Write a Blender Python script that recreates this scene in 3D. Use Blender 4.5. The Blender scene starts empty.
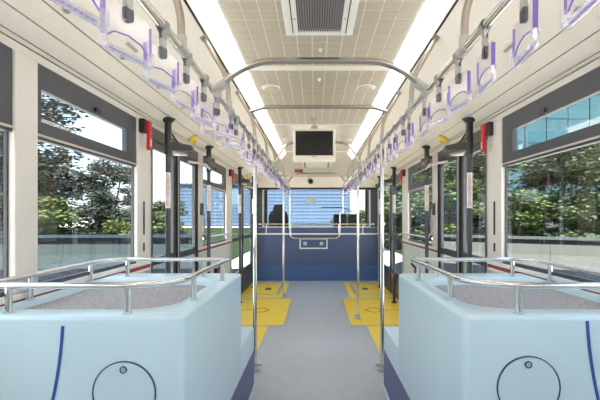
import bpy, bmesh, math, random
from mathutils import Vector, Matrix
R = math.radians
random.seed(7)
S = bpy.context.scene
COL = S.collection

# ------------------------------------------------------------------ camera, world, sun, exposure
cam_d = bpy.data.cameras.new('camera'); cam = bpy.data.objects.new('camera', cam_d); COL.objects.link(cam)
cam.location = (-0.03, 0.0, 1.30); cam.rotation_euler = (R(90), 0, 0)
cam_d.sensor_width = 36; cam_d.lens = 24.0
cam_d.shift_x = -15 / 600; cam_d.shift_y = 18 / 600
cam_d.clip_start = 0.02; cam_d.clip_end = 1000
S.camera = cam

w = bpy.data.worlds.new('sky'); S.world = w; w.use_nodes = True
nt = w.node_tree; nt.nodes.clear()
wo = nt.nodes.new('ShaderNodeOutputWorld'); bg = nt.nodes.new('ShaderNodeBackground')
sk = nt.nodes.new('ShaderNodeTexSky'); sk.sky_type = 'NISHITA'; sk.sun_disc = False
sk.sun_elevation = R(55); sk.sun_rotation = R(200); sk.air_density = 1.0; sk.dust_density = 2.0
tc = nt.nodes.new('ShaderNodeTexCoord')
mp = nt.nodes.new('ShaderNodeMapping'); mp.inputs['Scale'].default_value = (1.0, 1.0, 2.6)
cn = nt.nodes.new('ShaderNodeTexNoise'); cn.inputs['Scale'].default_value = 2.2; cn.inputs['Detail'].default_value = 7
cr = nt.nodes.new('ShaderNodeValToRGB')
cr.color_ramp.elements[0].position = 0.36; cr.color_ramp.elements[1].position = 0.62
sc_ = nt.nodes.new('ShaderNodeMixRGB'); sc_.blend_type = 'MULTIPLY'; sc_.inputs[0].default_value = 1
sc_.inputs[2].default_value = (0.24, 0.25, 0.25, 1)
mx = nt.nodes.new('ShaderNodeMixRGB'); mx.inputs[2].default_value = (0.80, 0.92, 1.0, 1)
L = nt.links.new
L(tc.outputs['Generated'], mp.inputs['Vector']); L(mp.outputs['Vector'], cn.inputs['Vector'])
L(cn.outputs['Fac'], cr.inputs['Fac']); L(cr.outputs['Color'], mx.inputs[0])
L(sk.outputs['Color'], sc_.inputs[1]); L(sc_.outputs['Color'], mx.inputs[1])
L(mx.outputs['Color'], bg.inputs['Color']); bg.inputs['Strength'].default_value = 0.62
L(bg.outputs['Background'], wo.inputs['Surface'])

sun_d = bpy.data.lights.new('sun', 'SUN'); sun_d.energy = 7.5; sun_d.angle = R(4); sun_d.color = (1, 0.96, 0.9)
sun = bpy.data.objects.new('sun', sun_d); COL.objects.link(sun)
sun.rotation_euler = (R(38), 0, 0); sun.location = (0, -6, 20)

S.view_settings.view_transform = 'Standard'; S.view_settings.look = 'None'
S.view_settings.gamma = 1.0; S.view_settings.use_curve_mapping = False
S.view_settings.exposure = 1.86
LAMP = 1.15          # brightness of the ceiling light strips
S.cycles.use_denoising = True
S.cycles.max_bounces = 14; S.cycles.transparent_max_bounces = 40; S.cycles.diffuse_bounces = 7

# ------------------------------------------------------------------ materials
MATS = {}
def mat(name, col, rough=0.5, metal=0.0, var=0.06, vscale=6.0, bump=0.0, bscale=80.0, emit=0.0, coat=0.0, stretch=None, rvar=0.0, spec=0.5):
    m = bpy.data.materials.new(name); m.use_nodes = True; MATS[name] = m
    t = m.node_tree; b = t.nodes['Principled BSDF']
    b.inputs['Roughness'].default_value = rough; b.inputs['Metallic'].default_value = metal
    b.inputs['Coat Weight'].default_value = coat; b.inputs['Specular IOR Level'].default_value = spec
    co = t.nodes.new('ShaderNodeTexCoord'); mpn = t.nodes.new('ShaderNodeMapping')
    if stretch: mpn.inputs['Scale'].default_value = stretch
    t.links.new(co.outputs['Object'], mpn.inputs['Vector'])
    n = t.nodes.new('ShaderNodeTexNoise'); n.inputs['Scale'].default_value = vscale; n.inputs['Detail'].default_value = 5
    t.links.new(mpn.outputs['Vector'], n.inputs['Vector'])
    mixn = t.nodes.new('ShaderNodeMixRGB')
    mixn.inputs[1].default_value = tuple(max(0, c * (1 - var)) for c in col) + (1,)
    mixn.inputs[2].default_value = tuple(min(1, c * (1 + var)) for c in col) + (1,)
    t.links.new(n.outputs['Fac'], mixn.inputs[0]); t.links.new(mixn.outputs[0], b.inputs['Base Color'])
    if rvar:
        mr = t.nodes.new('ShaderNodeMapRange'); mr.inputs['To Min'].default_value = rough - rvar; mr.inputs['To Max'].default_value = rough + rvar
        t.links.new(n.outputs['Fac'], mr.inputs['Value']); t.links.new(mr.outputs[0], b.inputs['Roughness'])
    if bump:
        n2 = t.nodes.new('ShaderNodeTexNoise'); n2.inputs['Scale'].default_value = bscale; n2.inputs['Detail'].default_value = 3
        t.links.new(mpn.outputs['Vector'], n2.inputs['Vector'])
        bp = t.nodes.new('ShaderNodeBump'); bp.inputs['Strength'].default_value = bump; bp.inputs['Distance'].default_value = 0.004
        t.links.new(n2.outputs['Fac'], bp.inputs['Height']); t.links.new(bp.outputs['Normal'], b.inputs['Normal'])
    if emit:
        b.inputs['Emission Color'].default_value = tuple(col) + (1,); b.inputs['Emission Strength'].default_value = emit
    return m

def glassy(name, tint, gloss, rough=0.02, body=0.0, bodycol=(1, 1, 1)):
    m = bpy.data.materials.new(name); m.use_nodes = True; MATS[name] = m
    t = m.node_tree; t.nodes.clear()
    o = t.nodes.new('ShaderNodeOutputMaterial'); tr = t.nodes.new('ShaderNodeBsdfTransparent'); gl = t.nodes.new('ShaderNodeBsdfGlossy')
    tr.inputs['Color'].default_value = tuple(tint) + (1,); gl.inputs['Roughness'].default_value = rough
    fr = t.nodes.new('ShaderNodeFresnel'); fr.inputs['IOR'].default_value = 1.3
    ml = t.nodes.new('ShaderNodeMath'); ml.operation = 'MULTIPLY_ADD'; ml.inputs[1].default_value = 0.14; ml.inputs[2].default_value = gloss
    t.links.new(fr.outputs[0], ml.inputs[0])
    mx1 = t.nodes.new('ShaderNodeMixShader'); t.links.new(ml.outputs[0], mx1.inputs[0])
    t.links.new(tr.outputs[0], mx1.inputs[1]); t.links.new(gl.outputs[0], mx1.inputs[2])
    last = mx1
    if body:
        df = t.nodes.new('ShaderNodeBsdfDiffuse'); df.inputs['Color'].default_value = tuple(bodycol) + (1,)
        n = t.nodes.new('ShaderNodeTexNoise'); n.inputs['Scale'].default_value = 30
        mr = t.nodes.new('ShaderNodeMapRange'); mr.inputs['To Min'].default_value = body * 0.5; mr.inputs['To Max'].default_value = min(1, body * 1.5)
        t.links.new(n.outputs['Fac'], mr.inputs['Value'])
        mx2 = t.nodes.new('ShaderNodeMixShader'); t.links.new(mr.outputs[0], mx2.inputs[0])
        t.links.new(mx1.outputs[0], mx2.inputs[1]); t.links.new(df.outputs[0], mx2.inputs[2]); last = mx2
    t.links.new(last.outputs[0], o.inputs['Surface'])
    return m

mat('cove', (0.89, 0.83, 0.75), 0.42, var=0.03, vscale=3)
mat('wallwhite', (0.80, 0.79, 0.76), 0.4, var=0.03, vscale=3)
mat('pillar', (0.76, 0.72, 0.67), 0.42, var=0.03)
mat('backing', (0.015, 0.015, 0.015), 0.8)
mat('gap', (0.05, 0.045, 0.04), 0.8)
mat('tile', (0.50, 0.445, 0.36), 0.42, metal=0.1, var=0.05, vscale=9, bump=0.25, bscale=420)
mat('tilejoint', (0.85, 0.81, 0.72), 0.5)
mat('ceil_far', (0.47, 0.42, 0.345), 0.28, metal=0.4, var=0.05, vscale=4)
mat('slope', (0.60, 0.55, 0.47), 0.4)
mat('warmchrome', (0.56, 0.52, 0.47), 0.2, metal=1.0, var=0.03)
mat('trimwhite', (0.85, 0.84, 0.81), 0.4, var=0.02)
mat('grille', (0.28, 0.265, 0.28), 0.5)
mat('grille_dark', (0.10, 0.095, 0.10), 0.7)
mat('diffuser', (1.0, 0.96, 0.90), 0.3, var=0.03, emit=LAMP)
mat('disc', (0.55, 0.49, 0.39), 0.35)
mat('chrome', (0.78, 0.77, 0.76), 0.15, metal=1.0, var=0.03)
mat('champagne', (0.44, 0.385, 0.33), 0.38, metal=0.75, var=0.05)
mat('clampgrey', (0.47, 0.455, 0.44), 0.45, metal=0.4)
mat('strap', (0.27, 0.27, 0.28), 0.55)
mat('buckle', (0.06, 0.07, 0.085), 0.35)
mat('black', (0.025, 0.026, 0.03), 0.4)
mat('frame', (0.065, 0.07, 0.085), 0.42, var=0.1)
mat('doorframe', (0.10, 0.10, 0.105), 0.35, metal=0.5, var=0.1)
mat('alu', (0.66, 0.63, 0.59), 0.35, metal=0.45)
mat('boxpaint', (0.63, 0.80, 0.89), 0.33, var=0.02, vscale=2, coat=0.2)
mat('carpet', (0.25, 0.24, 0.255), 0.9, var=2.2, vscale=100, bump=0.9, bscale=170)
mat('navyskirt', (0.10, 0.115, 0.27), 0.45, var=0.06)
mat('bluestripe', (0.03, 0.10, 0.42), 0.4)
mat('line', (0.03, 0.05, 0.09), 0.5)
mat('seam', (0.36, 0.47, 0.55), 0.4)
mat('floor', (0.50, 0.515, 0.56), 0.36, var=0.12, vscale=9, bump=0.12, bscale=300, rvar=0.10, coat=0.1)
mat('yellow', (1.0, 0.69, 0.045), 0.38, var=0.08, vscale=5)
mat('silver', (0.55, 0.58, 0.62), 0.35, metal=0.5)
mat('red', (0.62, 0.03, 0.035), 0.35)
mat('redstrip', (0.33, 0.05, 0.045), 0.45)
mat('redmark', (0.62, 0.10, 0.06), 0.5)
mat('orange', (0.85, 0.28, 0.03), 0.4)
mat('yellowlamp', (0.92, 0.68, 0.02), 0.3)
mat('navy', (0.075, 0.105, 0.215), 0.5, var=0.04, vscale=2)
mat('kick', (0.06, 0.13, 0.30), 0.4, var=0.05, vscale=2)
mat('label', (0.86, 0.84, 0.83), 0.5)
mat('screen', (0.012, 0.013, 0.016), 0.25)
mat('bezel', (0.82, 0.78, 0.69), 0.4)
mat('panelgrey', (0.66, 0.74, 0.72), 0.45, var=0.03)
mat('asphalt', (0.008, 0.010, 0.014), 0.9, var=0.3, vscale=0.7, spec=0.08)
mat('apron', (0.52, 0.49, 0.45), 0.8, var=0.08, vscale=0.5)
mat('grass', (0.014, 0.024, 0.007), 0.9, var=0.35, vscale=1.5, spec=0.1)
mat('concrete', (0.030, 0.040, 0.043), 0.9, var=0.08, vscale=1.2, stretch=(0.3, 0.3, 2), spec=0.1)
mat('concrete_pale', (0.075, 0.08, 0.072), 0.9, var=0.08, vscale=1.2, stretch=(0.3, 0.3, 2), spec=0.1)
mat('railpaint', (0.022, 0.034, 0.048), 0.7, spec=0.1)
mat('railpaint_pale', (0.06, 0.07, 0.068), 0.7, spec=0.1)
mat('darkrail', (0.003, 0.005, 0.006), 0.8, spec=0.05)
mat('bark', (0.09, 0.07, 0.05), 0.9, var=0.3)
mat('leaf_dark', (0.016, 0.026, 0.014), 0.7, var=0.45, vscale=1.6)
mat('leaf_mid', (0.024, 0.043, 0.009), 0.7, var=0.45, vscale=1.6)
mat('leaf_light', (0.045, 0.07, 0.012), 0.7, var=0.4, vscale=1.6)
mat('bandblue', (0.052, 0.082, 0.128), 0.6, var=0.06, vscale=0.3, spec=0.15)
mat('glassblue', (0.044, 0.074, 0.122), 0.5, var=0.2, vscale=0.15, spec=0.15)
mat('paneteal', (0.02, 0.06, 0.075), 0.2, var=0.35, vscale=0.25, stretch=(0.3, 1, 2))
mat('mullion', (0.02, 0.045, 0.06), 0.5)
mat('seatfabric', (0.035, 0.04, 0.045), 0.8)
mat('sticker', (0.8, 0.85, 0.8), 0.5)
mat('hazewhite', (0.78, 0.8, 0.82), 0.6)
glassy('glass', (0.96, 0.975, 0.975), 0.0)
glassy('doorglass', (0.95, 0.97, 0.975), 0.0)
glassy('acrylic', (0.965, 0.955, 0.975), 0.02, 0.15, 0.06, (0.85, 0.82, 0.92))
glassy('acrylic_edge', (0.60, 0.52, 0.90), 0.10, 0.08, 0.35, (0.36, 0.26, 0.75))
glassy('acrylic_bar', (0.96, 0.95, 0.99), 0.25, 0.06, 0.22, (0.95, 0.94, 1.0))

# ------------------------------------------------------------------ geometry helpers: a shape is (verts, faces)
def join(*gs):
    V, F = [], []
    for v, f in gs:
        n = len(V); V += [tuple(p) for p in v]; F += [tuple(i + n for i in q) for q in f]
    return V, F
def box(x0, x1, y0, y1, z0, z1):
    x0, x1 = sorted((x0, x1)); y0, y1 = sorted((y0, y1)); z0, z1 = sorted((z0, z1))
    v = [(x0, y0, z0), (x1, y0, z0), (x1, y1, z0), (x0, y1, z0), (x0, y0, z1), (x1, y0, z1), (x1, y1, z1), (x0, y1, z1)]
    f = [(3, 2, 1, 0), (4, 5, 6, 7), (0, 1, 5, 4), (1, 2, 6, 5), (2, 3, 7, 6), (3, 0, 4, 7)]
    return v, f
def loft(loops, cap0=True, cap1=True, closed=True):
    n = len(loops[0]); V = [tuple(p) for l in loops for p in l]; F = []
    for a in range(len(loops) - 1):
        for i in range(n if closed else n - 1):
            j = (i + 1) % n
            F.append((a * n + i, a * n + j, (a + 1) * n + j, (a + 1) * n + i))
    if cap0: F.append(tuple(reversed(range(n))))
    if cap1: F.append(tuple((len(loops) - 1) * n + i for i in range(n)))
    return V, F
def tube(pts, r, seg=10, closed=False, caps=True):
    P = [Vector(p) for p in pts]; n = len(P); loops = []; up = None
    for i, p in enumerate(P):
        if closed: t = (P[(i + 1) % n] - P[i - 1]).normalized()
        else: t = (P[min(i + 1, n - 1)] - P[max(i - 1, 0)]).normalized()
        if up is None:
            up = t.orthogonal().normalized()
        up = (up - t * up.dot(t)).normalized(); s = t.cross(up)
        rr = r[i] if isinstance(r, (list, tuple)) else r
        loops.append([p + up * (rr * math.cos(a)) + s * (rr * math.sin(a)) for a in [2 * math.pi * k / seg for k in range(seg)]])
    if closed: loops.append(loops[0]); caps = False
    return loft(loops, caps, caps)
def fillet(pts, rads, closed=False, k=6):
    P = [Vector(p) for p in pts]; n = len(P); out = []
    if not isinstance(rads, (list, tuple)): rads = [rads] * n
    for i, p in enumerate(P):
        r = rads[i]
        if (not closed and i in (0, n - 1)) or r <= 0: out.append(p); continue
        a = P[i - 1] - p; b = P[(i + 1) % n] - p
        d = min(r, a.length * 0.49, b.length * 0.49); A = p + a.normalized() * d; B = p + b.normalized() * d
        for q in range(k + 1):
            u = q / k; out.append(A * (1 - u) ** 2 + p * 2 * u * (1 - u) + B * u * u)
    return out
def cyl(c, r, h, axis='z', seg=20, r2=None):
    r2 = r if r2 is None else r2; lo, hi = [], []
    for k in range(seg):
        a = 2 * math.pi * k / seg; u, v = math.cos(a), math.sin(a)
        if axis == 'z': lo.append((c[0] + r * u, c[1] + r * v, c[2])); hi.append((c[0] + r2 * u, c[1] + r2 * v, c[2] + h))
        elif axis == 'y': lo.append((c[0] + r * u, c[1], c[2] + r * v)); hi.append((c[0] + r2 * u, c[1] + h, c[2] + r2 * v))
        else: lo.append((c[0], c[1] + r * u, c[2] + r * v)); hi.append((c[0] + h, c[1] + r2 * u, c[2] + r2 * v))
    return loft([lo, hi])
def ring(c, r, t, d, axis='y', seg=48):
    loops = []
    for (rr, o) in ((r - t / 2, 0), (r - t / 2, -d), (r + t / 2, -d), (r + t / 2, 0)):
        l = []
        for k in range(seg):
            a = 2 * math.pi * k / seg
            l.append((c[0] + rr * math.cos(a), c[1] + o, c[2] + rr * math.sin(a)) if axis == 'y' else (c[0] + rr * math.cos(a), c[1] + rr * math.sin(a), c[2] - o))
        loops.append(l)
    loops.append(loops[0])
    return loft(loops, False, False)
def rrect(x0, x1, y0, y1, rads, k=6):
    # counter-clockwise loop of a rounded rectangle; rads for corners (x0y0, x1y0, x1y1, x0y1)
    out = []
    for (cx, cy, a0, r) in ((x0 + rads[0], y0 + rads[0], 180, rads[0]), (x1 - rads[1], y0 + rads[1], 270, rads[1]),
                            (x1 - rads[2], y1 - rads[2], 0, rads[2]), (x0 + rads[3], y1 - rads[3], 90, rads[3])):
        for q in range(k + 1):
            a = R(a0 + 90 * q / k); out.append((cx + r * math.cos(a), cy + r * math.sin(a)))
    return out
def xmap(g, fn): return [fn(*p) for p in g[0]], g[1]
def mir(g, s):   # mirror in x when s < 0
    return g if s > 0 else ([(-x, y, z) for x, y, z in g[0]], [tuple(reversed(f)) for f in g[1]])

def wloc(o):
    v = Vector((0, 0, 0))
    while o is not None: v = v + o.location; o = o.parent
    return v
def part(name, g, m, parent=None, smooth=False, bevel=0.0, seg=2, local=False, loc=None):
    off = Vector((0, 0, 0)) if (local or parent is None) else wloc(parent)
    if loc is not None: off = off + Vector(loc)
    me = bpy.data.meshes.new(name)
    me.from_pydata([(x - off[0], y - off[1], z - off[2]) for x, y, z in g[0]], [], g[1]); me.update()
    bm = bmesh.new(); bm.from_mesh(me); bmesh.ops.recalc_face_normals(bm, faces=bm.faces); bm.to_mesh(me); bm.free()
    me.materials.append(MATS[m])
    o = bpy.data.objects.new(name, me); COL.objects.link(o)
    if loc is not None: o.location = loc
    if parent is not None: o.parent = parent
    if smooth:
        me.shade_smooth()
        try: me.set_sharp_from_angle(angle=R(40))
        except Exception: pass
    if bevel:
        b = o.modifiers.new('bevel', 'BEVEL'); b.width = bevel; b.segments = seg; b.limit_method = 'ANGLE'; b.angle_limit = R(40)
    return o
def tag(o, label=None, cat=None, group=None, kind=None):
    if label: o['label'] = label
    if cat: o['category'] = cat
    if group: o['group'] = group
    if kind: o['kind'] = kind
    return o
def thing(name, label, cat, loc, group=None, rz=0.0):
    o = bpy.data.objects.new(name, None); COL.objects.link(o); o.location = loc; o.rotation_euler = (0, 0, rz)
    o.empty_display_size = 0.05
    return tag(o, label, cat, group)
def struct(name, loc=(0, 0, 0), label=None):
    o = bpy.data.objects.new(name, None); COL.objects.link(o); o.location = loc
    tag(o, label, None, None, 'structure'); return o
def copy_tree(o, parent=None):
    c = o.copy(); COL.objects.link(c); c.parent = parent
    for ch in list(o.children): copy_tree(ch, c)
    return c
SIDE = {-1: 'left', 1: 'right'}
ORD = ['first', 'second', 'third', 'fourth', 'fifth', 'sixth', 'seventh', 'eighth', 'ninth', 'tenth', 'eleventh', 'twelfth', 'thirteenth',
       'fourteenth', 'fifteenth', 'sixteenth', 'seventeenth', 'eighteenth', 'nineteenth', 'twentieth', 'twenty-first', 'twenty-second',
       'twenty-third', 'twenty-fourth', 'twenty-fifth', 'twenty-sixth', 'twenty-seventh', 'twenty-eighth', 'twenty-ninth', 'thirtieth']

# ------------------------------------------------------------------ dimensions (metres)
WX = 1.28           # inner face of the side walls
YB, YF, YC = -3.2, 8.30, 9.95   # rear end, partition, windscreen
ZC = 2.45           # ceiling
RX, RZ = 0.54, 1.945  # hand rails
DOORS = ((3.0, 4.24), (5.93, 7.92))
WINS = ((-2.35, -0.95), (-0.80, 0.36), (0.50, 1.647), (1.787, 2.785), (4.42, 5.60))
WALLS = ((YB, DOORS[0][0]), (DOORS[0][1], DOORS[1][0]), (DOORS[1][1], YF))

# ------------------------------------------------------------------ ground and shell
fl = struct('floor', (0, 0, 0), 'grey speckled vinyl floor of the bus aisle')
part('floor_sheet', box(-1.36, 1.36, YB, YC, -0.10, 0.0), 'floor', fl)

gr = part('ground', box(-120, 120, -60, 200, -0.6, -0.42), 'apron'); tag(gr, 'pale concrete apron outside the bus', kind='structure')
for s, g4 in ((-1, ((-60, 7.5), (-60, 12.2), (-2.2, 13.6), (-2.2, 8.5))), (1, ((18, 2.5), (18, 7.2), (3.6, 16.2), (1.8, 12.8)))):
    lane = part('road', loft([[(x, yy, -.42) for x, yy in g4], [(x, yy, -.41) for x, yy in g4]]), 'asphalt')
    tag(lane, 'dark asphalt lane beside the %s barrier' % ('left' if s < 0 else 'right'), kind='structure')

rf = struct('roof', (0, 0, 0), 'closed roof shell above the ceiling')
part('roof_sheet', box(-1.42, 1.42, YB, YC, 2.56, 2.64), 'backing', rf)
for s in (-1, 1):
    part('roof_edge', mir(box(1.36, 1.42, YB, YC, 2.0, 2.58), s), 'backing', rf)

for s in (-1, 1):
    wr = struct('wall_' + SIDE[s], (s * WX, 0, 0), 'pale %s side wall below and between the windows' % SIDE[s])
    for (a, b) in WALLS:
        part('wall_panel', mir(box(WX, 1.31, a, b, 0, 0.93), s), 'panelgrey', wr)
        part('sill', mir(join(box(1.258, 1.308, a, b, 0.958, 0.985), box(1.262, 1.31, a, b, 0.915, 0.933)), s), 'trimwhite', wr, bevel=0.006)
        part('red_strip', mir(box(1.264, 1.31, a, b, 0.933, 0.958), s), 'redstrip', wr)
    # header above windows and doors
    part('header', mir(box(WX, 1.36, YB, YF, 1.995, 2.06), s), 'pillar', wr)
    # pillars
    pil = [(YB, -2.35), (-0.95, -0.80), (0.36, 0.50), (1.647, 1.787), (2.785, 3.0), (4.24, 4.42), (5.60, 5.93), (7.92, YF)]
    for (a, b) in pil:
        p = part('pillar', mir(box(1.265, 1.306, a, b, 0.985, 1.995), s), 'pillar', wr, bevel=0.008)
        if a > 2.7:
            part('pillar_foot', mir(box(WX - .004, 1.306, b - 0.06 if a < 3 or 5.5 < a < 5.7 else a, b if a < 3 or 5.5 < a < 5.7 else a + 0.06, 0, 0.985), s), 'alu', wr)
    for (z0, z1) in ((1.18, 1.42), (1.06, 1.12)):
        part('slot', mir(box(1.260, 1.268, 2.875, 2.892, z0, z1), s), 'gap', wr)

rw = struct('wall_back', (0, YB, 0), 'rear wall behind the viewer')
part('wall_panel', box(-1.36, 1.36, YB - .06, YB, 0, 2.6), 'cove', rw)

# windows
def window(n, s, a, b):
    o = struct('window_%d' % n, (s * 1.31, (a + b) / 2, 0.985))
    X0, X1 = 1.276, 1.306
    c, d = a + .035, b - .14
    f = join(box(X0, X1, a, b, 1.885, 1.997), box(X0, X1, a, b, 1.655, 1.737), box(X0, X1, a, c, 1.737, 1.885), box(X0, X1, d, b, 1.737, 1.885),
             box(X0 + .016, X1, a, a + .02, 1.005, 1.655), box(X0 + .016, X1, b - .01, b, 1.005, 1.655), box(X0, X1, a, b, .985, 1.005))
    fo = part('window_frame', mir(f, s), 'frame', o)
    part('drip_strip', mir(box(1.268, 1.278, a, b, 1.668, 1.678), s), 'alu', fo)
    part('latch', mir(box(1.262, 1.278, (a + b) / 2 - .03, (a + b) / 2 + .03, 1.90, 1.925), s), 'black', fo, bevel=.003)
    part('upper_pane', mir(box(1.292, 1.297, a + .03, b - .13, 1.73, 1.89), s), 'glass', o)
    part('lower_pane', mir(box(1.296, 1.301, a + .015, b - .005, 1.0, 1.66), s), 'glass', o)
n = 1
for s in (-1, 1):
    for (a, b) in WINS: window(n, s, a, b); n += 1

# doors: two leaves each
def door(n, s, a, b):
    o = struct('door_%d' % n, (s * 1.31, (a + b) / 2, 0))
    mid = (a + b) / 2; X0, X1 = 1.28, 1.308
    part('door_header', mir(box(X0 - .01, 1.31, a, b, 1.90, 1.995), s), 'doorframe', o)
    for (c, d) in ((a, mid - .004), (mid + .004, b)):
        sw = 0.085
        f = join(box(X0, X1, c, c + sw, 0.01, 1.90), box(X0, X1, d - sw, d, 0.01, 1.90), box(X0, X1, c + sw, d - sw, 1.84, 1.90),
                 box(X0, X1, c + sw, d - sw, 0.93, 0.99), box(X0, X1, c + sw, d - sw, 0.01, 0.42))
        lf = part('leaf', mir(f, s), 'doorframe', o)
        part('upper_pane', mir(box(1.296, 1.301, c + sw, d - sw, .98, 1.85), s), 'doorglass', lf)
        part('lower_pane', mir(box(1.296, 1.301, c + sw, d - sw, .41, .94), s), 'doorglass', lf)
        part('rubber_seal', mir(box(X0 - .012, X0 + .002, c + .004, c + .022, .02, 1.89), s), 'alu', lf)
        part('rubber_seal', mir(box(X0 - .012, X0 + .002, d - .022, d - .004, .02, 1.89), s), 'black', lf)
n = 1
for s in (-1, 1):
    for (a, b) in DOORS: door(n, s, a, b); n += 1

# ------------------------------------------------------------------ ceiling: tiles, cove panels, joints
ce = struct('ceiling', (0, 0, ZC), 'beige perforated ceiling panel with square grid joints')
HALF = 0.533
part('ceiling_backing', box(-HALF, HALF, YB, YF, ZC + .0002, ZC + .03), 'tilejoint', ce)
for s in (-1, 1):
    part('cove_backing', mir(([(0.5, YB, 2.47), (0.5, YF, 2.47), (1.30, YF, 2.075), (1.30, YB, 2.075), (0.5, YB, 2.55), (0.5, YF, 2.55), (1.40, YF, 2.10), (1.40, YB, 2.10)],
         [(0, 1, 2, 3), (4, 7, 6, 5), (0, 4, 5, 1), (2, 6, 7, 3), (0, 3, 7, 4), (1, 5, 6, 2)]), s), 'gap', ce)
NC = 11; P = 2 * HALF / NC
VX0, VX1, VY0, VY1 = -0.207, 0.20, 1.15, 2.455      # roof vent opening
tile_me = None
rows_far = []
y = 0.92
def tile_shape(cx, cy, w, d): return box(cx - w / 2, cx + w / 2, cy - d / 2, cy + d / 2, ZC - 0.0015, ZC + .004)
proto = None
while y < 4.85:
    seamed = abs(y - 3.03) < 0.05
    for c in range(NC):
        cx = -HALF + P * (c + .5)
        if VX0 + P * .2 < cx < VX1 - P * .2 and VY0 - .03 < y + .05 < VY1 + 0.0: continue
        if seamed: continue
        if y < 3.0:
            if proto is None:
                proto = part('ceiling_tile', xmap(tile_shape(0, 0, P - .0055, .092), lambda a, b, c_: (a, b, c_ - ZC)), 'tile', ce, local=True)
                o = proto
            else:
                o = proto.copy(); COL.objects.link(o); o.parent = ce
            o.location = (cx, y + .05, 0)
        else:
            rows_far.append(tile_shape(cx, y + .05, P - .0055, .092))
    y += 0.10
tag(part('ceiling_tile', join(*rows_far), 'tile', ce), kind='stuff')
part('ceiling_sheet', box(-HALF, HALF, YB, 0.92, ZC - .002, ZC + .006), 'tile', ce)
part('ceiling_sheet', box(-HALF, HALF, 4.92, 6.86, ZC - .002, ZC + .006), 'ceil_far', ce)
for yy in (3.06, 4.89, 6.88):
    part('joint_strip', box(-HALF, HALF, yy - .012, yy + .012, ZC - .012, ZC), 'trimwhite', ce, bevel=.003)
# slope down to the front header
sl = ([(-.72, 6.88, 2.45), (.72, 6.88, 2.45), (1.2, YF, 2.15), (-1.2, YF, 2.15), (-.72, 6.88, 2.50), (.72, 6.88, 2.50), (1.2, YF, 2.20), (-1.2, YF, 2.20)],
      [(0, 1, 2, 3), (4, 7, 6, 5), (0, 4, 5, 1), (1, 5, 6, 2), (2, 6, 7, 3), (3, 7, 4, 0)])
part('front_slope', sl, 'slope', ce)

# cove panels: profile points (|x|, z)
PA, PB_, PC_, PD = (1.079, 2.138), (1.163, 2.088), (1.241, 2.043), (1.262, 2.030)
def strip(p, q, g, a, b, th=0.012):
    (x0, z0), (x1, z1) = p, q
    dx, dz = x1 - x0, z1 - z0; l = math.hypot(dx, dz); ux, uz = dx / l, dz / l
    x0 += ux * g; z0 += uz * g; x1 -= ux * g; z1 -= uz * g; nx, nz = -uz, ux   # towards the roof
    if nz < 0: nx, nz = -nx, -nz
    v = [(x0, a, z0), (x1, a, z1), (x1, b, z1), (x0, b, z0)]; v += [(x + nx * th, yy, z + nz * th) for x, yy, z in v]
    return v, [(0, 1, 2, 3), (4, 7, 6, 5), (0, 4, 5, 1), (1, 5, 6, 2), (2, 6, 7, 3), (3, 7, 4, 0)]
tn = 1
for s in (-1, 1):
    for (p, q, cuts) in (((0.676, 2.3741), PA, [YB, -.5, 1.95, 4.4, 6.3, YF]), (PA, PB_, [YB, -.3, 1.62, 3.05, 4.5, 5.95, YF]),
                         (PB_, PC_, [YB, 0.1, 3.0, 5.9, YF]), (PC_, PD, [YB, 2.9, YF]), (PD, (1.282, 2.0), [YB, YF])):
        t = struct('trim_%d' % tn, (s * q[0], 0, q[1]), 'cream cove panel strip along the %s edge of the ceiling' % SIDE[s]); tn += 1
        for a, b in zip(cuts, cuts[1:]):
            part('cove_panel', mir(strip(p, q, 0.0033, a + .0008, b - .0008), s), 'cove', t)

# ceiling light strips
for s in (-1, 1):
    cuts = [YB, -0.9, 0.6, 2.1, 3.6, 5.1, 6.6, YF]
    for i, (a, b) in enumerate(zip(cuts, cuts[1:])):
        lt = thing('ceiling_light', '%s white ceiling light strip section on the %s, counting from the rear' % (ORD[i], SIDE[s]), 'ceiling light',
                   (s * .6, (a + b) / 2, 2.40), 'white light strips along the ceiling')
        prof = [(0.533, 2.448), (0.545, 2.434), (0.60, 2.404), (0.645, 2.374), (0.662, 2.368), (0.668, 2.40), (0.60, 2.44)]
        part('light_housing', mir(loft([[(x, yy, z) for x, z in prof] for yy in (a + .001, b - .001)]), s), 'trimwhite', lt)
        pr = [(0.547, 2.430), (0.60, 2.4005), (0.648, 2.3705), (0.645, 2.3675), (0.60, 2.3945), (0.545, 2.426)]
        part('diffuser', mir(loft([[(x, yy, z) for x, z in pr] for yy in (a + .012, b - .012)]), s), 'diffuser', lt)
        part('end_cap', mir(box(.55, .645, b - .010, b - .003, 2.376, 2.43), s), 'trimwhite', lt)

# roof vent
rv = thing('roof_vent', 'white framed rectangular air vent with dark ribbed grille in the ceiling', 'vent', (0, 1.9, ZC))
def frame(x0, x1, y0, y1, t, z0, z1):
    return join(box(x0, x1, y0, y0 + t, z0, z1), box(x0, x1, y1 - t, y1, z0, z1), box(x0, x0 + t, y0 + t, y1 - t, z0, z1), box(x1 - t, x1, y0 + t, y1 - t, z0, z1))
part('outer_frame', join(box(VX0, VX0 + .075, VY0, VY1, ZC - .03, ZC + .004), box(VX1 - .075, VX1, VY0, VY1, ZC - .03, ZC + .004),
     box(VX0 + .075, VX1 - .075, VY1 - .04, VY1, ZC - .03, ZC + .004), box(VX0 + .075, VX1 - .075, VY0, VY0 + .04, ZC - .03, ZC + .004)), 'trimwhite', rv, bevel=.004)
for x in (VX0 + .045, VX1 - .045):
    part('hinge_groove', box(x - .003, x + .003, VY0 + .02, VY1 - .03, ZC - .0315, ZC - .029), 'gap', rv)
    for yy in (1.5, 2.25): part('screw', cyl((x + (.016 if x < 0 else -.016), yy, ZC - .033), .006, .004), 'clampgrey', rv, True)
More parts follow.
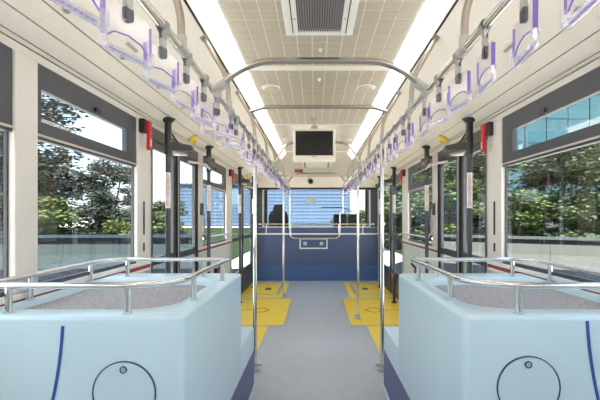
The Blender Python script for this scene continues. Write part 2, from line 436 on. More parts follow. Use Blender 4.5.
part('grille_back', box(VX0 + .07, VX1 - .07, VY0 + .03, VY1 - .03, ZC - .008, ZC + .004), 'grille_dark', rv)
nx = 18; gx0, gx1 = VX0 + .078, VX1 - .078
lv = None
for i in range(nx):
    cx = gx0 + (gx1 - gx0) * (i + .5) / nx
    if lv is None: lv = part('grille_bar', box(-.0038, .0038, VY0 + .04, VY1 - .04, -.022, -.008), 'grille', rv, local=True); o = lv
    else: o = lv.copy(); COL.objects.link(o); o.parent = rv
    o.location = (cx, -1.9, 0)

# ceiling discs
for i, (x, yy) in enumerate(((-.42, 3.52), (.42, 3.52), (-.42, 5.85), (.42, 5.85))):
    o = thing('ceiling_disc', 'round cream ceiling cover on the %s, %s' % ('left' if x < 0 else 'right', 'just past the near crossbar' if yy < 5 else 'beside the hanging monitor'), 'ceiling cover', (x, yy, ZC - .002), 'round covers on the ceiling')
    part('disc', cyl((x, yy, ZC - .026), .066, .024, r2=.076, seg=28), 'disc', o, True)
    part('rim', ring((x, yy, ZC - .010), .078, .01, .008, axis='z', seg=28), 'trimwhite', o, True)
for yy in (2.72, 3.3, 4.6, 5.6):
    o = thing('ceiling_sensor', 'tiny white round sensor on the ceiling centre line, %s from the viewer' % ORD[(2.72, 3.3, 4.6, 5.6).index(yy)], 'sensor', (.005, yy, ZC - .002), 'tiny ceiling sensors')
    part('sensor_body', cyl((.005, yy, ZC - .02), .008, .018, r2=.014), 'trimwhite', o, True)

# items on the cove: buttons, slots, yellow lamps
def cove_z(x): return 2.36 + (x - 0.70) * (2.030 - 2.36) / (1.262 - 0.70)
TILT = math.atan2(2.36 - 2.030, 1.262 - 0.70)
def cove_place(g, s, x, yy):     # local shape hanging below z=0, laid onto the sloping cove
    c, d = math.cos(TILT), math.sin(TILT); z = cove_z(x)
    return mir(xmap(g, lambda a, b, e: (x + a * c + e * d * -1 * -1, yy + b, z - a * d + e * c)), s)
for s in (-1, 1):
    for i, yy in enumerate((1.16, 1.64, 2.12, 2.60, 3.08, 3.56, 4.04)):
        o = thing('cove_button', 'small grey oval button on the %s cove panel, %s from the viewer' % (SIDE[s], ORD[i]), 'button', (s * 1.05, yy, cove_z(1.05)), 'grey buttons on the cove panels')
        part('button_base', cove_place(xmap(cyl((0, 0, -.006), .015, .006, seg=16), lambda a, b, c: (a, b * 1.5, c)), s, 1.05, yy), 'clampgrey', o, True)
        part('button_cap', cove_place(xmap(cyl((0, 0, -.011), .007, .006, r2=.010, seg=14), lambda a, b, c: (a, b * 1.5, c)), s, 1.05, yy), 'strap', o, True)
    for i, yy in enumerate((2.08, 3.5, 4.9)):
        o = thing('air_nozzle', 'cream oval air nozzle with dark slot on the %s cove, %s from the viewer' % (SIDE[s], ORD[i]), 'air nozzle', (s * .98, yy, cove_z(.98)), 'air nozzles on the cove panels')
        part('bezel', cove_place(xmap(cyl((0, 0, -.006), .03, .006, seg=24, r2=.034), lambda a, b, c: (a, b * 2.0, c)), s, .98, yy), 'cove', o, True)
        part('slot', cove_place(box(-.009, .009, -.055, .055, -.0085, -.004), s, .985, yy), 'clampgrey', o)
    for i, yy in enumerate((3.82, 7.05)):
        o = thing('door_lamp', 'yellow dome lamp on the ceiling edge above the %s %s door' % ('nearer' if i == 0 else 'farther', SIDE[s]), 'lamp', (s * 1.20, yy, cove_z(1.2)), 'yellow dome lamps above the doors')
        part('base', cove_place(cyl((0, 0, -.012), .052, .012, seg=24), s, 1.2, yy), 'clampgrey', o, True)
        dome = loft([[(r * math.cos(2 * math.pi * k / 24), r * math.sin(2 * math.pi * k / 24), z) for k in range(24)] for r, z in ((.048, -.012), (.046, -.026), (.036, -.038), (.02, -.044))])
        part('dome', cove_place(dome, s, 1.2, yy), 'yellowlamp', o, True)
        part('dome_mark', cove_place(cyl((0, 0, -.0455), .014, .002, seg=14), s, 1.2, yy), 'redmark', o, True)

# ------------------------------------------------------------------ front partition, header, cab
pt = struct('wall_front', (0, YF, 0), 'navy blue half-height partition across the front of the cabin')
part('partition_panel', box(-1.28, 1.28, YF, YF + .04, .30, 1.10), 'navy', pt)
part('kick_panel', box(-1.28, 1.28, YF - .012, YF + .04, 0, .30), 'kick', pt)
part('white_strip', box(-1.28, 1.28, YF - .012, YF, .955, .985), 'trimwhite', pt)
part('top_cap', box(-1.28, 1.28, YF - .01, YF + .05, 1.10, 1.125), 'alu', pt)
part('header_panel', box(-1.28, 1.28, YF - .01, YF + .05, 1.93, 2.2), 'cove', pt)
part('header_bar', box(-1.28, 1.28, YF - .02, YF + .05, 1.885, 1.93), 'black', pt)
for s in (-1, 1):
    part('dark_post', mir(box(1.12, 1.28, YF - .02, YF + .05, 1.11, 1.90), s), 'frame', pt)
    part('post_edge', mir(box(1.10, 1.12, YF - .015, YF + .05, 1.11, 1.90), s), 'alu', pt)
    cw = struct('window_%d' % (11 if s < 0 else 12), (s * 1.31, 9.1, 1.0))
    part('window_frame', mir(join(box(1.27, 1.36, YF, YC, 0, 1.0), box(1.27, 1.36, YF, YC, 1.9, 2.6), box(1.27, 1.36, YF, YF + .1, 1, 1.9), box(1.27, 1.36, YC - .15, YC, 1, 1.9)), s), 'frame', cw)
    part('pane', mir(box(1.31, 1.316, YF + .09, YC - .14, .99, 1.91), s), 'glass', cw)
ws = struct('window_13', (0, YC, .9), 'windscreen at the front of the bus')
part('window_frame', join(box(-1.36, 1.36, YC, YC + .06, -.1, .95), box(-1.36, 1.36, YC, YC + .06, 2.05, 2.6), box(-1.36, -1.22, YC, YC + .06, .95, 2.05), box(1.22, 1.36, YC, YC + .06, .95, 2.05)), 'frame', ws)
part('pane', box(-1.23, 1.23, YC + .02, YC + .028, .94, 2.06), 'glass', ws)
o = thing('windscreen_sticker', 'small white sticker on the upper windscreen', 'sticker', (-.13, YC + .01, 1.75))
part('paper', box(-.26, -.02, YC + .008, YC + .012, 1.66, 1.80), 'sticker', o); part('print', box(-.20, -.08, YC + .005, YC + .009, 1.70, 1.76), 'hazewhite', o)
wp = thing('wiper', 'black wiper lying across the windscreen', 'wiper', (.5, YC - .02, 1.5))
part('arm', tube([(.9, YC + .05, 1.46), (.66, YC + .05, 1.555), (.20, YC + .05, 1.56)], .012, 6), 'black', wp)
part('blade', box(.12, .62, YC + .045, YC + .06, 1.555, 1.575), 'black', wp)

dc = thing('driver_console', 'black driver dashboard seen above the partition', 'dashboard', (0, 9.5, 0))
part('console_body', box(-1.2, 1.2, 9.45, 9.9, 0, 1.0), 'black', dc, bevel=.02)
st = thing('driver_chair', 'dark driver chair with rounded headrest behind the partition', 'chair', (-.84, 9.0, 0))
def slab(outline, y0, y1): return loft([[(x, y0, z) for x, z in outline], [(x, y1, z) for x, z in outline]])
part('seat_base', box(-1.02, -.66, 8.9, 9.35, 0, .45), 'black', st, bevel=.03)
part('cushion', box(-1.05, -.63, 8.85, 9.38, .45, .58), 'seatfabric', st, bevel=.03)
bk = [(-1.05, .58), (-.63, .58), (-.62, 1.32), (-.655, 1.42), (-.72, 1.46), (-.735, 1.56), (-.77, 1.60), (-.91, 1.60), (-.945, 1.56), (-.96, 1.46), (-1.025, 1.42), (-1.06, 1.32)]
part('backrest', slab(bk, 8.80, 8.92), 'seatfabric', st, bevel=.025)
for i, x in enumerate((.53, .86)):
    o = thing('cab_cabinet', 'dark boxy cabinet top behind the partition, %s the right-hand windscreen post' % ('away from' if i == 0 else 'next to'), 'cabinet', (x, 9.1, 0), 'dark cabinets in the cab')
    part('body', box(x - .145, x + .145, 8.9, 9.3, 0, 1.36), 'black', o, bevel=.03)
    part('lid', box(x - .14, x + .14, 8.89, 9.29, 1.36, 1.385), 'seatfabric', o, bevel=.01)

pr = thing('partition_rail', 'chrome guard rail along the top of the navy partition', 'rail', (0, YF - .03, .97))
part('top_tube', tube([(-1.2, YF - .03, 1.175), (1.2, YF - .03, 1.175)], .016), 'chrome', pr, True)
for x in (-1.04, -.53, .46, .96): part('post', cyl((x, YF - .03, .98), .013, .2), 'chrome', pr, True)
fs = thing('folding_plate', 'white rectangular frame with two metal fixings on the partition', 'frame', (-.06, YF, .66))
part('frame', join(box(-.35, .23, YF - .02, YF, .855, .88), box(-.35, .23, YF - .02, YF, .66, .685), box(-.35, -.325, YF - .02, YF, .68, .86), box(.205, .23, YF - .02, YF, .68, .86)), 'trimwhite', fs)
part('plate', box(-.325, .205, YF - .008, YF, .685, .855), 'navy', fs)
for x in (-.235, .105): part('fixing', box(x - .035, x + .035, YF - .022, YF - .004, .735, .805), 'silver', fs, bevel=.006)
o = thing('header_camera', 'round black camera dome on the cream front header', 'camera', (-.12, YF - .01, 2.06))
part('housing', cyl((-.12, YF - .04, 2.06), .045, .03, 'y', 20, .055), 'black', o, True)
part('lens', cyl((-.12, YF - .05, 2.06), .02, .012, 'y', 14), 'screen', o, True)
zs = lambda yy: 2.45 + (yy - 6.88) * (2.15 - 2.45) / (YF - 6.88)
o = thing('front_hatch', 'cream ceiling fixture with two dark grips near the front header', 'hatch', (-.02, 7.4, zs(7.4)))
g = box(-.27, .27, -.16, .16, -.05, .01)
sh = lambda gg: xmap(gg, lambda a, b, c: (a, 7.4 + b, zs(7.4) + c + b * (2.15 - 2.45) / (YF - 6.88)))
part('body', sh(g), 'trimwhite', o, bevel=.015)
part('recess', sh(box(-.16, .16, -.15, .15, -.054, -.045)), 'bezel', o)
for x in (-.22, .22): part('grip', sh(box(x - .02, x + .02, -.13, .13, -.062, -.045)), 'strap', o, bevel=.008)
o = thing('header_sign', 'small dark sign with red lettering on the front crossbar', 'sign', (-.33, 7.28, 2.1))
part('plate', box(-.40, -.25, 7.255, 7.27, 2.13, 2.185), 'black', o)
for k in range(5): part('red_character', box(-.392 + k * .028, -.372 + k * .028, 7.252, 7.256, 2.145, 2.172), 'red', o)

# ------------------------------------------------------------------ yellow floor panels
for s in (-1, 1):
    for i, (a, b, xi, desc) in enumerate(((3.10, 4.79, .59, 'in front of the nearer door'), (4.83, 6.42, .41, 'between the two doors, with a red marking'), (6.47, 8.02, .54, 'with a silver ramp outline before the farther door'))):
        o = thing('floor_panel', 'yellow floor panel on the %s, %s' % (SIDE[s], desc), 'floor panel', (s * .9, (a + b) / 2, 0), 'yellow floor panels')
        part('sheet', mir(box(xi, 1.275, a, b, 0, .006), s), 'yellow', o)
        part('border', mir(join(box(xi - .012, xi, a, b, 0, .0065), box(xi, 1.275, a - .02, a, 0, .0065)), s), 'silver', o)
        if i == 2:
            part('ramp_outline', mir(join(box(.64, .69, 6.75, 7.85, .006, .010), box(.69, 1.2, 6.75, 6.80, .006, .010), box(.69, 1.2, 7.82, 7.85, .006, .010)), s), 'silver', o)
            part('ramp_handle', mir(box(.83, .93, 7.20, 7.38, .006, .014), s), 'navy', o, bevel=.003)
        if i == 1:
            loop = [(.79 + .10 * math.cos(u) * (1.0 if math.cos(u) > 0 else 1.1), 5.62 + .13 * math.sin(u) * (1 - .35 * (math.cos(u) < -.5)), .0075) for u in [2 * math.pi * k / 28 for k in range(28)]]
            part('red_marking', mir(join(xmap(tube(loop, .012, 6, True), lambda x, y_, z: (x, y_, .006 + max(0, (z - .0065)) * .3)),
                                         box(.89, 1.16, 5.61, 5.63, .006, .0075), box(.70, .74, 5.56, 5.58, .006, .0075)), s), 'redmark', o)

# ------------------------------------------------------------------ wheel boxes with rails
BX0, BX1, BY0, BY1, BY2 = 0.492, 1.255, 1.40, 2.52, 3.06
ZB, ZS, ZK = 0.954, 0.475, 0.306
def wheel_box(s):
    nm = SIDE[s]
    o = thing('wheel_box', 'pale blue moulded wheel box with grey carpet top on the %s of the aisle' % nm, 'wheel box', (s * (BX0 + BX1) / 2, 2.2, 0), 'pale blue wheel boxes')
    def L(i, z, r=.03, xr=None): return [(x, yy, z) for x, yy in rrect(BX0 + i, BX1 - (i if xr is None else xr), BY0 + i, BY1 - i, (r, .004, .004, .03))]
    def I(x0, x1, y0, y1, z, r): return [(x, yy, z) for x, yy in rrect(x0, x1, y0, y1, (r, .03, .03, r))]
    loops = [L(0, ZK, xr=0), L(0, ZB - .014, xr=0), L(.002, ZB - .007, xr=0), L(.007, ZB - .002, xr=0), L(.014, ZB, xr=0),
             I(.575, 1.250, 1.515, 2.30, ZB, .17), I(.583, 1.249, 1.523, 2.292, ZB - .004, .165), I(.588, 1.248, 1.528, 2.287, ZB - .014, .16), I(.592, 1.247, 1.532, 2.283, ZB - .05, .155)]
    part('body', mir(loft(loops, True, False), s), 'boxpaint', o, True)
    cl = [I(.592, 1.247, 1.532, 2.283, ZB - .055, .155), I(.592, 1.247, 1.532, 2.283, ZB - .036, .155)]
    part('carpet_top', mir(loft(cl), s), 'carpet', o)
    # step
    def T(i, z): return [(x, yy, z) for x, yy in rrect(BX0 + i, BX1, BY1 - .03, BY2 - i, (.004, .004, .004, .03))]
    part('step', mir(loft([T(0, ZK), T(0, ZS - .015), T(.005, ZS - .004), T(.016, ZS)]), s), 'boxpaint', o, True)
    part('skirt', mir(box(BX0 + .004, BX1, BY0 + .004, BY2 - .004, .03, ZK), s), 'navyskirt', o)
    part('base_moulding', mir(box(BX0 - .006, BX1, BY0 - .006, BY2 + .002, 0, .03), s), 'hazewhite', o)
    # hatch on the front face
    hx, hz = (.697 if s < 0 else .717), (.688 if s < 0 else .706)
    h = part('hatch', mir(cyl((hx, BY0 - .003, hz), .106, .003, 'y', 48), s), 'boxpaint', o)
    part('hatch_seam', mir(ring((hx, BY0 + .001, hz), .110, .0032, .0045), s), 'line', h)
    part('lock', mir(ring((hx - .002 * s, BY0 - .002, hz + .082), .011, .0035, .004, seg=24), s), 'line', h)
    part('lock_core', mir(cyl((hx - .002 * s, BY0 - .005, hz + .082), .0095, .004, 'y', 18), s), 'seam', h)
    # blue stripe, a gentle arc
    pts = []
    for k in range(15):
        z = (.922 if s < 0 else .940) - k * .045; u = k * .045
        pts.append(((.912 if s < 0 else .922) + .05 * u + .33 * u * u, z))
    sv, sf = [], []
    for x, z in pts:
        sv += [(x - .005, BY0 - .003, z), (x + .005, BY0 - .003, z), (x + .005, BY0 + .002, z), (x - .005, BY0 + .002, z)]
    sf = [(0, 1, 2, 3)]
    for k in range(14):
        for e in range(4): sf.append((k * 4 + e, k * 4 + (e + 1) % 4, k * 4 + 4 + (e + 1) % 4, k * 4 + 4 + e))
    part('blue_stripe', mir((sv, sf), s), 'bluestripe', o)
    # side trim line
    # rail loop
    rl = thing('box_rail', 'chrome guard rail standing on the %s wheel box' % nm, 'rail', (s * .9, 1.9, ZB), 'chrome rails on the wheel boxes')
    z = 1.055; path = [(.545, 1.45, z), (1.24, 1.45, z), (1.24, 2.37, z), (.545, 2.37, z)]
    loopp = fillet(path, [.22, .05, .14, .03], True, 8)
    part('rail_tube', mir(tube(loopp, .0125, 12, True), s), 'chrome', rl, True)
    for (x, yy) in ((.71, 1.45), (1.14, 1.45), (.545, 1.70), (.545, 2.22), (.69, 2.37), (1.14, 2.37), (1.24, 2.16), (1.24, 1.7)):
        p = part('post', mir(cyl((x, yy, ZB - (.0 if not (x > 1.2) else .0)), .0115, z - ZB, seg=14), s), 'chrome', rl, True)
        part('foot_ring', mir(cyl((x, yy, ZB), .0165, .006, seg=16), s), 'silver', p, True)
for s in (-1, 1): wheel_box(s)

# ------------------------------------------------------------------ overhead rails, stanchions, arches, poles
STAN = (0.70, 1.53, 2.37, 3.40, 4.25, 5.12, 6.0, 6.9)
for s in (-1, 1):
    o = thing('hand_rail', 'long polished overhead hand rail on the %s, running the length of the cabin' % SIDE[s], 'hand rail', (s * RX, 3, RZ), 'overhead hand rails')
    path = fillet([(s * RX, YB + .3, RZ), (s * RX, 8.10, RZ), (s * RX, 8.16, 1.4)], [0, .12, 0], False, 6)
    part('rail_tube', tube(path, .0155, 14), 'chrome', o, True)
    for i, yy in enumerate(STAN):
        tpath = fillet([(s * RX, yy, RZ), (s * (RX + .004), yy, 2.12), (s * .685, yy, 2.36)], [0, .12, 0], False, 6)
        b = part('stanchion', tube(tpath, .0145, 12), 'champagne', o, True)
        part('rail_clamp', tube([(s * RX, yy - .035, RZ), (s * RX, yy + .035, RZ)], .021, 14), 'clampgrey', b, True)
        part('clamp_neck', cyl((s * RX, yy, RZ), .0195, .05, seg=14), 'clampgrey', b, True)
        part('ceiling_bracket', mir(strip((.665, 2.385), (.70, 2.352), 0, yy - .03, yy + .03), s), 'clampgrey', b)
o = thing('partition_grab_bar', 'chrome U-shaped grab bar hanging before the navy partition', 'grab bar', (0, 8.16, .885))
part('bar', tube(fillet([(-RX, 8.16, 1.42), (-RX, 8.16, .885), (RX - .06, 8.16, .885), (RX - .06, 8.16, 1.42)], [0, .12, .12, 0], False, 8), .0155, 12), 'chrome', o, True)
part('right_riser', tube([(RX - .06, 8.16, 1.40), (RX, 8.16, 1.46)], .0155, 10), 'chrome', o, True)
for x in (-.42, .36): part('standoff', cyl((x, 8.16, .885), .012, YF - 8.16, 'y'), 'chrome', o, True)

def arch(name, label, yy, pts, m='warmchrome', r=.0165, feet=True):
    o = thing(name, label, 'crossbar', (0, yy, RZ), 'crossbars between the hand rails')
    full = [(-x, yy, z) for x, z in pts] + [(x, yy, z) for x, z in reversed(pts)]
    part('bar', tube(fillet(full, .16, False, 6), r, 14), m, o, True)
    if feet:
        for s in (-1, 1):
            part('end_clamp', tube([(s * (RX - .055), yy, RZ + .045), (s * (RX + .002), yy, RZ + .006)], .024, 12), 'clampgrey', o, True)
            part('rail_collar', tube([(s * RX, yy - .045, RZ), (s * RX, yy + .045, RZ)], .0205, 12), 'clampgrey', o, True)
arch('crossbar', 'large arched chrome crossbar nearest the viewer', 2.04, [(RX, RZ + .008), (.44, 2.04), (.31, 2.1), (.15, 2.102)])
arch('crossbar', 'straight chrome crossbar at the near standing poles, under the ceiling', 3.40, [(.59, 2.20), (.47, 2.243), (.2, 2.245)], feet=False)
arch('crossbar', 'arched chrome crossbar just behind the hanging monitor', 4.86, [(RX, RZ + .008), (.38, 2.19), (.30, 2.215), (.2, 2.22)])
arch('crossbar', 'farthest arched chrome crossbar before the front header', 7.30, [(RX, RZ + .008), (.44, 2.06), (.33, 2.115), (.15, 2.115)])

for (x, yy, desc, near) in ((-RX, 3.40, 'tall chrome standing pole behind the left wheel box', True), (RX, 3.40, 'tall chrome standing pole beside the end of the right wheel box', True),
                      (-RX, 6.50, 'thin chrome standing pole on the far left yellow panel', False), (RX - .02, 5.12, 'thin chrome standing pole on the right yellow panel with red marking', False)):
    o = thing('standing_pole', desc, 'pole', (x, yy, 0), 'chrome standing poles')
    part('tube', cyl((x, yy, 0.0), .0165, RZ, seg=16), 'chrome', o, True)
    f = part('foot_flange', join(cyl((x, yy, .0065), .042, .012, seg=20), cyl((x, yy, .018), .024, .05, seg=16)), 'silver', o, True)
    sx = 1 if x < 0 else -1
    part('clamp_bolt', cyl((x, yy, .05), .010, sx * .055, 'x', 10), 'clampgrey', f, True)
    part('top_clamp', tube([(x, yy - .04, RZ), (x, yy + .04, RZ)], .022, 12), 'clampgrey', o, True)

# ------------------------------------------------------------------ hanging grips
def grip_proto():
    o = thing('hanging_grip', 'x', 'hanging grip', (0, 0, 0))
    # origin at the rail axis; plate lies in the local y-z plane
    sl_ = []
    for k in range(15):
        a = math.pi * (-.12 + 1.24 * k / 14); sl_.append((.0195 * math.cos(a), .0195 * math.sin(a)))
    out = [(.006, -.055)] + [(.006, -.03)] + sl_ + [(-.006, -.03), (-.006, -.055)]
    inn = [(x * .84, z * .84 if z > -.02 else z) for x, z in out]
    lo = []
    for yy in (-.013, .013):
        lo.append([(x, yy, z) for x, z in out] + [(x, yy, z) for x, z in reversed(inn)])
    st = part('strap', loft(lo), 'strap', o, True, local=True)
    part('strap_tab', box(-.008, .008, -.0135, .0135, -.078, -.045), 'clampgrey', o, local=True, bevel=.003, seg=1)
    bt = [(yy, z) for yy, z in rrect(-.014, .014, -.112, -.072, (.012, .012, .004, .004), 4)]
    part('buckle', loft([[(-.007, yy, z) for yy, z in bt], [(.007, yy, z) for yy, z in bt]]), 'buckle', o, True, local=True)
    # plate with chamfered top corners
    W, zt, zb = .086, -.080, -.195
    pl = [(-W, zb), (W, zb), (W, zt - .028), (.045, zt), (-.045, zt), (-W, zt - .028)]
    # opening: upper edge curves
    op = [(-.083, -.213), (.083, -.213), (.083, -.192), (.055, -.170), (0, -.162), (-.055, -.170), (-.083, -.192)]
    top = [(-W, -.172), (-W, zt - .012), (-W + .012, zt), (W - .012, zt), (W, zt - .012), (W, -.172), (.072, -.174), (.05, -.155), (0, -.147), (-.05, -.155), (-.072, -.174)]
    part('plate', loft([[(-.003, yy, z) for yy, z in top], [(.003, yy, z) for yy, z in top]]), 'acrylic', o, local=True)
    rim = []
    for sg in (-1, 1):
        rim.append(box(-.0055, .0055, sg * W - .0035, sg * W + .0035, -.175, zt - .012) if sg < 0 else box(-.0032, .0032, W - .0012, W + .0012, -.175, zt - .012))
    part('side_edge', rim[0], 'acrylic_edge', o, local=True); part('side_edge', rim[1], 'acrylic_edge', o, local=True)
    part('opening_edge', tube([(0, yy, z) for yy, z in ((-.072, -.174), (-.05, -.156), (0, -.148), (.05, -.156), (.072, -.174))], .0022, 6), 'acrylic_edge', o, True, local=True)
    bar = fillet([(0, -W, -.166), (0, -W, -.203), (0, -.06, -.203)] + [(0, -.06 + .0075 * q, -.203) for q in range(1, 17)] + [(0, W, -.203), (0, W, -.166)], [0, .03] + [0] * 17 + [.03, 0], False, 5)
    rad = [.0112 if (abs(p.y) > .066 or i_ % 2) else .0088 for i_, p in enumerate(bar)]
    part('handle_bar', tube(bar, rad, 8), 'acrylic_bar', o, False, local=True)
    part('bar_gloss', tube([(0, -.065, -.2035), (0, .065, -.2035)], .0035, 8), 'acrylic_edge', o, True, local=True)
    return o
G = grip_proto(); used = False
for s in (-1, 1):
    cnt = 0
    for k in range(29):
        yy = 0.84 + .25 * k
        if any(abs(yy - q) < .045 for q in STAN + (2.04, 3.4, 4.86, 7.3)): yy += .09
        g = G if not used else copy_tree(G); used = True
        g.location = (s * RX, yy, RZ)
        g.rotation_euler = (R(random.uniform(-2, 2)), 0, 0)
        ya = -14 if s < 0 else -8
        j = random.uniform(-5, 5) if k < 3 else random.uniform(-22, 22)
        if s < 0 and k in (5, 6): j = -30 - 10 * k + 50
        if s > 0 and k == 3: j = 14
        g.rotation_euler[2] = R(ya + j)
        g['label'] = 'clear violet-edged hanging grip, %s from the near end of the %s hand rail' % (ORD[k], SIDE[s])
        g['group'] = 'clear grips on the overhead rails'; g['category'] = 'hanging grip'

# ------------------------------------------------------------------ monitor
mo = thing('monitor', 'cream framed flat monitor with black screen hanging from the ceiling', 'monitor', (-.06, 4.6, ZC))
MX0, MX1, MZ0, MZ1, MY = -.282, .205, 1.945, 2.33, 4.6
part('housing', box(MX0, MX1, MY, MY + .07, MZ0, MZ1), 'bezel', mo, bevel=.012, seg=3)
part('screen', box(MX0 + .028, MX1 - .028, MY - .004, MY + .01, MZ0 + .075, MZ1 - .03), 'screen', mo)
part('lower_lip', box(MX0 + .01, MX1 - .01, MY - .012, MY + .03, MZ0 + .002, MZ0 + .05), 'bezel', mo, bevel=.008)
part('logo', box(-.06, -.015, MY - .006, MY, MZ0 + .055, MZ0 + .062), 'strap', mo)
part('status_light', cyl((MX1 - .02, MY - .004, MZ0 + .06), .005, .006, 'y', 10), 'red', mo)
part('mount_plate', box(-.075, .0, MY + .02, MY + .05, MZ1, MZ1 + .035), 'clampgrey', mo, bevel=.005)
part('mount_stem', cyl((-.038, MY + .035, MZ1 + .03), .014, ZC - MZ1 - .03, seg=12), 'clampgrey', mo, True)
part('mount_cap', cyl((-.038, MY + .035, ZC - .012), .045, .01, seg=18), 'clampgrey', mo, True)

# ------------------------------------------------------------------ door posts with labels
def text_shape(body, size):
    cu = bpy.data.curves.new('t', 'FONT'); cu.body = body; cu.size = size; cu.align_x = 'CENTER'; cu.space_line = .9; cu.resolution_u = 2
    ob = bpy.data.objects.new('t', cu); COL.objects.link(ob)
    dg = bpy.context.evaluated_depsgraph_get(); me = ob.evaluated_get(dg).to_mesh()
    v = [tuple(p.co) for p in me.vertices]; f = [tuple(q.vertices) for q in me.polygons]
    ob.evaluated_get(dg).to_mesh_clear(); bpy.data.objects.remove(ob); bpy.data.curves.remove(cu)
    return v, f
TXT = text_shape('\n'.join('危险请勿手扶'), .034)
zs_ = [p[2] for p in TXT[0]]; ys_ = [p[1] for p in TXT[0]]
ymid = (max(ys_) + min(ys_)) / 2; ysc = .25 / (max(ys_) - min(ys_))
PX = 1.18
for s in (-1, 1):
    for i, yy in enumerate((3.13, 4.33, 6.12, 7.45)):
        r = .0195; zt = cove_z(PX) - .002
        dsc = 'at the near edge of the nearer', 'at the far edge of the nearer', 'at the near edge of the farther', 'at the far edge of the farther'
        o = thing('door_post', 'black door post with white sticker, %s %s door' % (dsc[i], SIDE[s]), 'post', (s * PX, yy, 0), 'black door posts')
        part('shaft', mir(cyl((PX, yy, 0.006), r, zt - .006, seg=16), s), 'frame', o, True)
        part('top_flange', mir(join(cyl((PX, yy, zt - .03), .03, .03, r2=.058, seg=20), cyl((PX, yy, zt - .28), .026, .26, seg=16)), s), 'black', o, True)
        part('foot', mir(cyl((PX, yy, 0.006), .045, .02, seg=16, r2=.03), s), 'black', o, True)
        lb = part('label_sleeve', mir(cyl((PX, yy, 1.377), r + .001, .277, seg=20), s), 'label', o, True)
        tx = ([], TXT[1])
        for (a, b, c) in TXT[0]:
            ang = a / r * .9 + (0.30 if s < 0 else -0.30)
            tx[0].append((s * PX + (r + .0018) * math.sin(ang), yy - (r + .0018) * math.cos(ang), 1.5155 + (b - ymid) * ysc))
        part('red_lettering', tx, 'redmark', lb)
        # arm
        dy = .38 if i in (0, 2) else -.38
        az = 1.87; a0 = Vector((PX, yy, az)); a1 = Vector((PX - .09, yy + dy * .55, az + .015)); a2 = Vector((PX - .07, yy + dy, az + .03))
        def plate_arm(w0, w1, w2, h0, h2):
            lo = []
            for p, w_, h_ in ((a0, w0, h0), (a1, w1, (h0 + h2) / 2), (a2, w2, h2)):
                lo.append([(p.x - w_, p.y, p.z - h_), (p.x + w_, p.y, p.z - h_), (p.x + w_, p.y, p.z + h_), (p.x - w_, p.y, p.z + h_)])
            return loft(lo)
        part('swing_arm', mir(plate_arm(.028, .03, .018, .03, .016), s), 'black', o, bevel=.006)
        part('brace', mir(tube([(PX - .01, yy + dy * .06, az + .11), (PX - .05, yy + dy * .3, az + .02)], .008, 8), s), 'black', o, True)
        part('link_rod', mir(tube([(PX - .02, yy + dy * .1, az - .045), (PX - .05, yy + dy * .75, az - .03), (1.285, yy + dy * 1.0, az - .01)], .012, 8), s), 'alu', o, True)
        for zz in (1.9, 1.955): part('bolt', mir(cyl((PX - .028, yy, zz), .006, .006, 'x', 8), s), 'alu', o, True)

